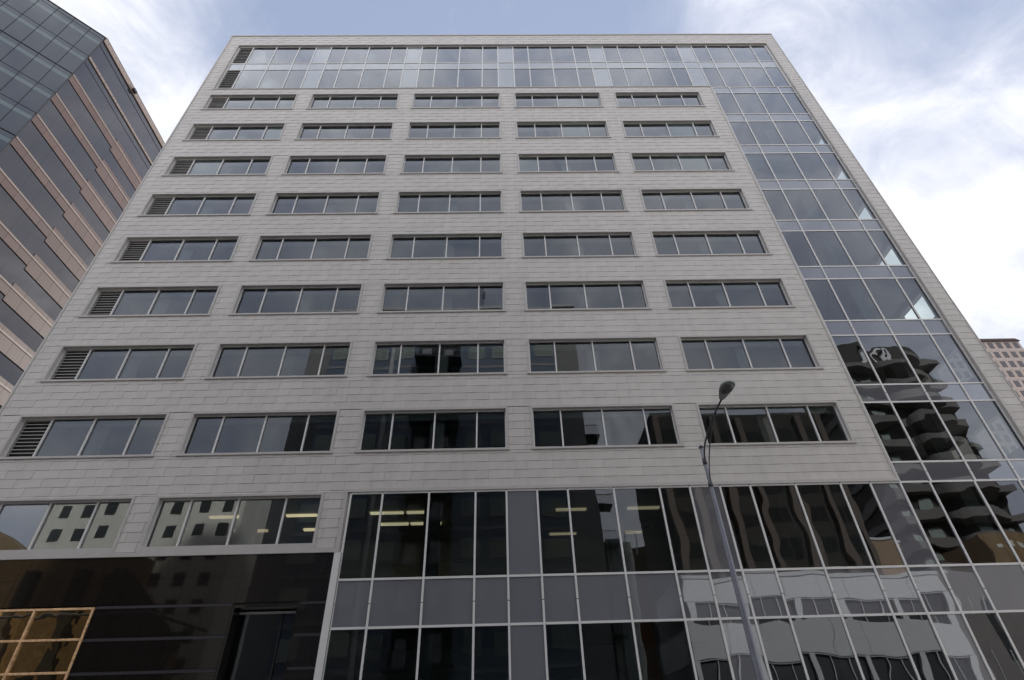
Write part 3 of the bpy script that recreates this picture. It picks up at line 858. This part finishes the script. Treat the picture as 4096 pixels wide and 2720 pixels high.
BR.part('dark_gable', MB().prism([(-37.5, 9), (-30, 0.), (-29, 0), (-29.5, 11.8), (-35, 17.2), (-37.5, 17.2)], BRY+.05, BRY+.4), 'brickdark')

DBY = -15.7
DB = Root('brown_tower', (29, DBY-8, 0), 'dark brown concrete block with tan columns, mirrored in the lower right glazing', 'building')
DB.part('wall', MB().box(18.2, 39, DBY-14, DBY, 0, 36), 'brown')
for x in (18.5, 22.0, 25.5, 29.0, 32.5, 36.0, 38.7): DB.part('column', MB().box(x-.35, x+.35, DBY+.002, DBY+.7, 0, 35.2), 'brownl')
grid_windows(DB, [20.2, 23.7, 27.2, 30.7, 34.2, 37.4], [32.0 - 3.4*k for k in range(9)], 1.9, 1.7, DBY+.002, 'brown', 'dark')
WOY = -5.7
WO = Root('white_office', (26, WOY-4.5, 0), 'low white office with ribbon windows, mirrored in wavy bands in the lower right glazing', 'building')
WO.part('wall', MB().box(15.1, 37.2, WOY-9.5, WOY-.35, 0, 14.0), 'bdark')
for (z0, z1) in ((12.3, 14.0), (8.0, 10.45), (3.9, 5.8)):
    WO.part('white_band', MB().box(15, 37.3, WOY-9.6, WOY, z0, z1), 'wpanel')
    for i in range(8):
        WO.part('panel_joint', MB().box(15+2.8*i, 15.03+2.8*i, WOY, WOY+.006, z0, z1), 'armdark')
WO.part('parapet', MB().box(14.9, 37.4, WOY-9.7, WOY+.12, 14.0, 14.3), 'cornice')
for (z0, z1) in ((10.45, 12.3), (5.8, 8.0)):
    for i in range(6): WO.part('pier', MB().box(15.2+4.35*i, 15.65+4.35*i, WOY-.34, WOY-.05, z0, z1), 'wpanel')
    for i in range(18):
        if i % 3: WO.part('mullion', MB().box(15.4+1.45*i-.04, 15.4+1.45*i+.04, WOY-.34, WOY-.2, z0, z1), 'cornice')
    WO.part('head_trim', MB().box(15.1, 37.2, WOY-.34, WOY-.1, z1-.1, z1), 'cornice')
WO.part('vent', MB().box(27.3, 27.75, WOY+.007, WOY+.05, 13.0, 13.4), 'brown')
WS = Root('metal_shed', (11, -15, 0), 'pale corrugated metal building with roof railing, mirrored beside the apartment block', 'building')
cg = MB()
for i in range(14): cg.box(9.8+i*.2, 9.9+i*.2, -11.65, -11.6, 0, 19.3)
WS.part('wall', MB().box(9.75, 12.6, -19, -11.66, 0, 19.4), 'cw'); o = WS.part('corrugation', cg, 'cw', fix=False)
WS.part('railing', MB().box(12.2, 13.2, -12.0, -11.9, 20.3, 20.4).box(12.2, 12.26, -12, -11.9, 19.3, 20.3).box(13.1, 13.16, -12, -11.9, 18.2, 20.3), 'armdark')
OR = Root('orange_brick_hall', (23, -42, 0), 'orange brick hall with dark pitched roof, mirrored low between the blue and brown blocks', 'building')
OR.part('wall', MB().box(13, 32, -50, -36, 0, 22.7), 'orange'); OR.part('roof', MB().box(12.6, 32.4, -50.4, -35.6, 22.702, 26.4), 'hroof')
TN = Root('stone_hall', (52, -19, 0), 'tan stone hall with slit windows, mirrored at the lower right edge', 'building')
TN.part('wall', MB().box(43, 66, -24, -13.9, 0, 16.5), 'tan')
for x in (46.5, 51.5, 56.5, 61.5):
    w_ = TN.part('slit_window', MB().box(x-.45, x+.45, -13.898, -13.85, 8.2, 13.6), 'bdark')
BK = Root('brick_block', (66, -26, 0), 'ochre brick block mirrored in the lowest right corner panes', 'building')
BK.part('wall', MB().box(59.6, 75, -34, -24.5, 0, 23.2), 'brick')
for k in range(8): BK.part('lintel', MB().box(60.5+1.8*k, 61.5+1.8*k, -24.498, -24.42, 21.6, 22.2), 'beige')
BS = Root('brick_chimney', (46.7, -26, 0), 'pale capped brick stack mirrored in the pier panel at lower right', 'chimney')
BS.part('stack', MB().box(45.0, 48.4, -29, -24.5, 0, 22.3), 'tanbrick'); BS.part('cap', MB().box(44.8, 48.6, -29.2, -24.3, 22.302, 22.7), 'cornice')

# balcony tower with letters
TY2 = -35.7
BT = Root('balcony_tower', (68, TY2-8, 0), 'dark tower with curved balcony bands and white rooftop letters, mirrored in the right glass column', 'building')
BT.part('wall', MB().box(60, 77, TY2-15, TY2-2.2, 0, 58.), 'brown')
def plan(o_):
    pts = [(59.6-o_, TY2-15), (59.6-o_, TY2-.2+o_)]
    for i in range(13):
        t = math.pi - math.pi*i/12; pts.append((70 + 4.2*math.cos(t), TY2-.2 + o_ + 2.6*math.sin(t)))
    pts += [(77.4+o_, TY2-.2+o_), (77.4+o_, TY2-15)]
    return pts
for k in range(15):
    z = 55.9 - 3.85*k
    BT.part('balcony', MB().slab(plan(0), z, z+1.25), 'tband')
for k in range(14):
    z = 53.2 - 3.85*k
    for x in (61.5, 64.0, 72.5, 75.3): BT.part('window', MB().box(x-.7, x+.7, TY2-2.19, TY2-2.1, z, z+1.9), 'apane')
BT.part('rooftop_screen', MB().box(61, 76, TY2-14, TY2-1.2, 58.002, 61.8), 'brown')
def letter(ch, x, z, s):
    cu = bpy.data.curves.new('rooftop_letter', 'FONT'); cu.body = ch; cu.size = s; cu.extrude = .12; cu.offset = .06
    o = bpy.data.objects.new('rooftop_letter', cu); COL.objects.link(o)
    dg = bpy.context.evaluated_depsgraph_get(); me = bpy.data.meshes.new_from_object(o.evaluated_get(dg))
    bpy.data.objects.remove(o)
    me.materials.clear(); me.materials.append(M['cornice'])
    ob = bpy.data.objects.new('rooftop_letter', me); COL.objects.link(ob); ob.parent = BT.e
    ob.location = Vector((x, TY2-1.0, z)) - BT.l; ob.rotation_euler = (math.pi/2, 0, 0)
    return ob
for ch, x in (('J', 65.0), ('C', 67.3), ('R', 70.0)): letter(ch, x, 58.5, 3.8)

# traffic signal seen in the granite
TS = Root('traffic_signal', (-27, 9, .13), 'dark traffic signal on a mast arm, mirrored in the black granite', 'traffic signal')
TS.part('pole', MB().tube([(-29, 9, 0), (-29, 9, 9.4)], [.15, .11], 12), 'armdark')
TS.part('mast_arm', MB().tube([(-29, 9, 9.0), (-20.5, 9, 9.3), (-16.8, 9, 8.2)], .09, 10), 'armdark')
hb = TS.part('signal_head', MB().box(-20.3, -18.2, 8.8, 9.05, 7.2, 8.2), 'black')
for i in range(3): TS.part('signal_lens', MB().tube([(-19.85+.6*i, 9.05, 7.7), (-19.85+.6*i, 9.22, 7.7)], .2, 12), 'bdark', parent=hb)
print('meshes', len(bpy.data.objects))
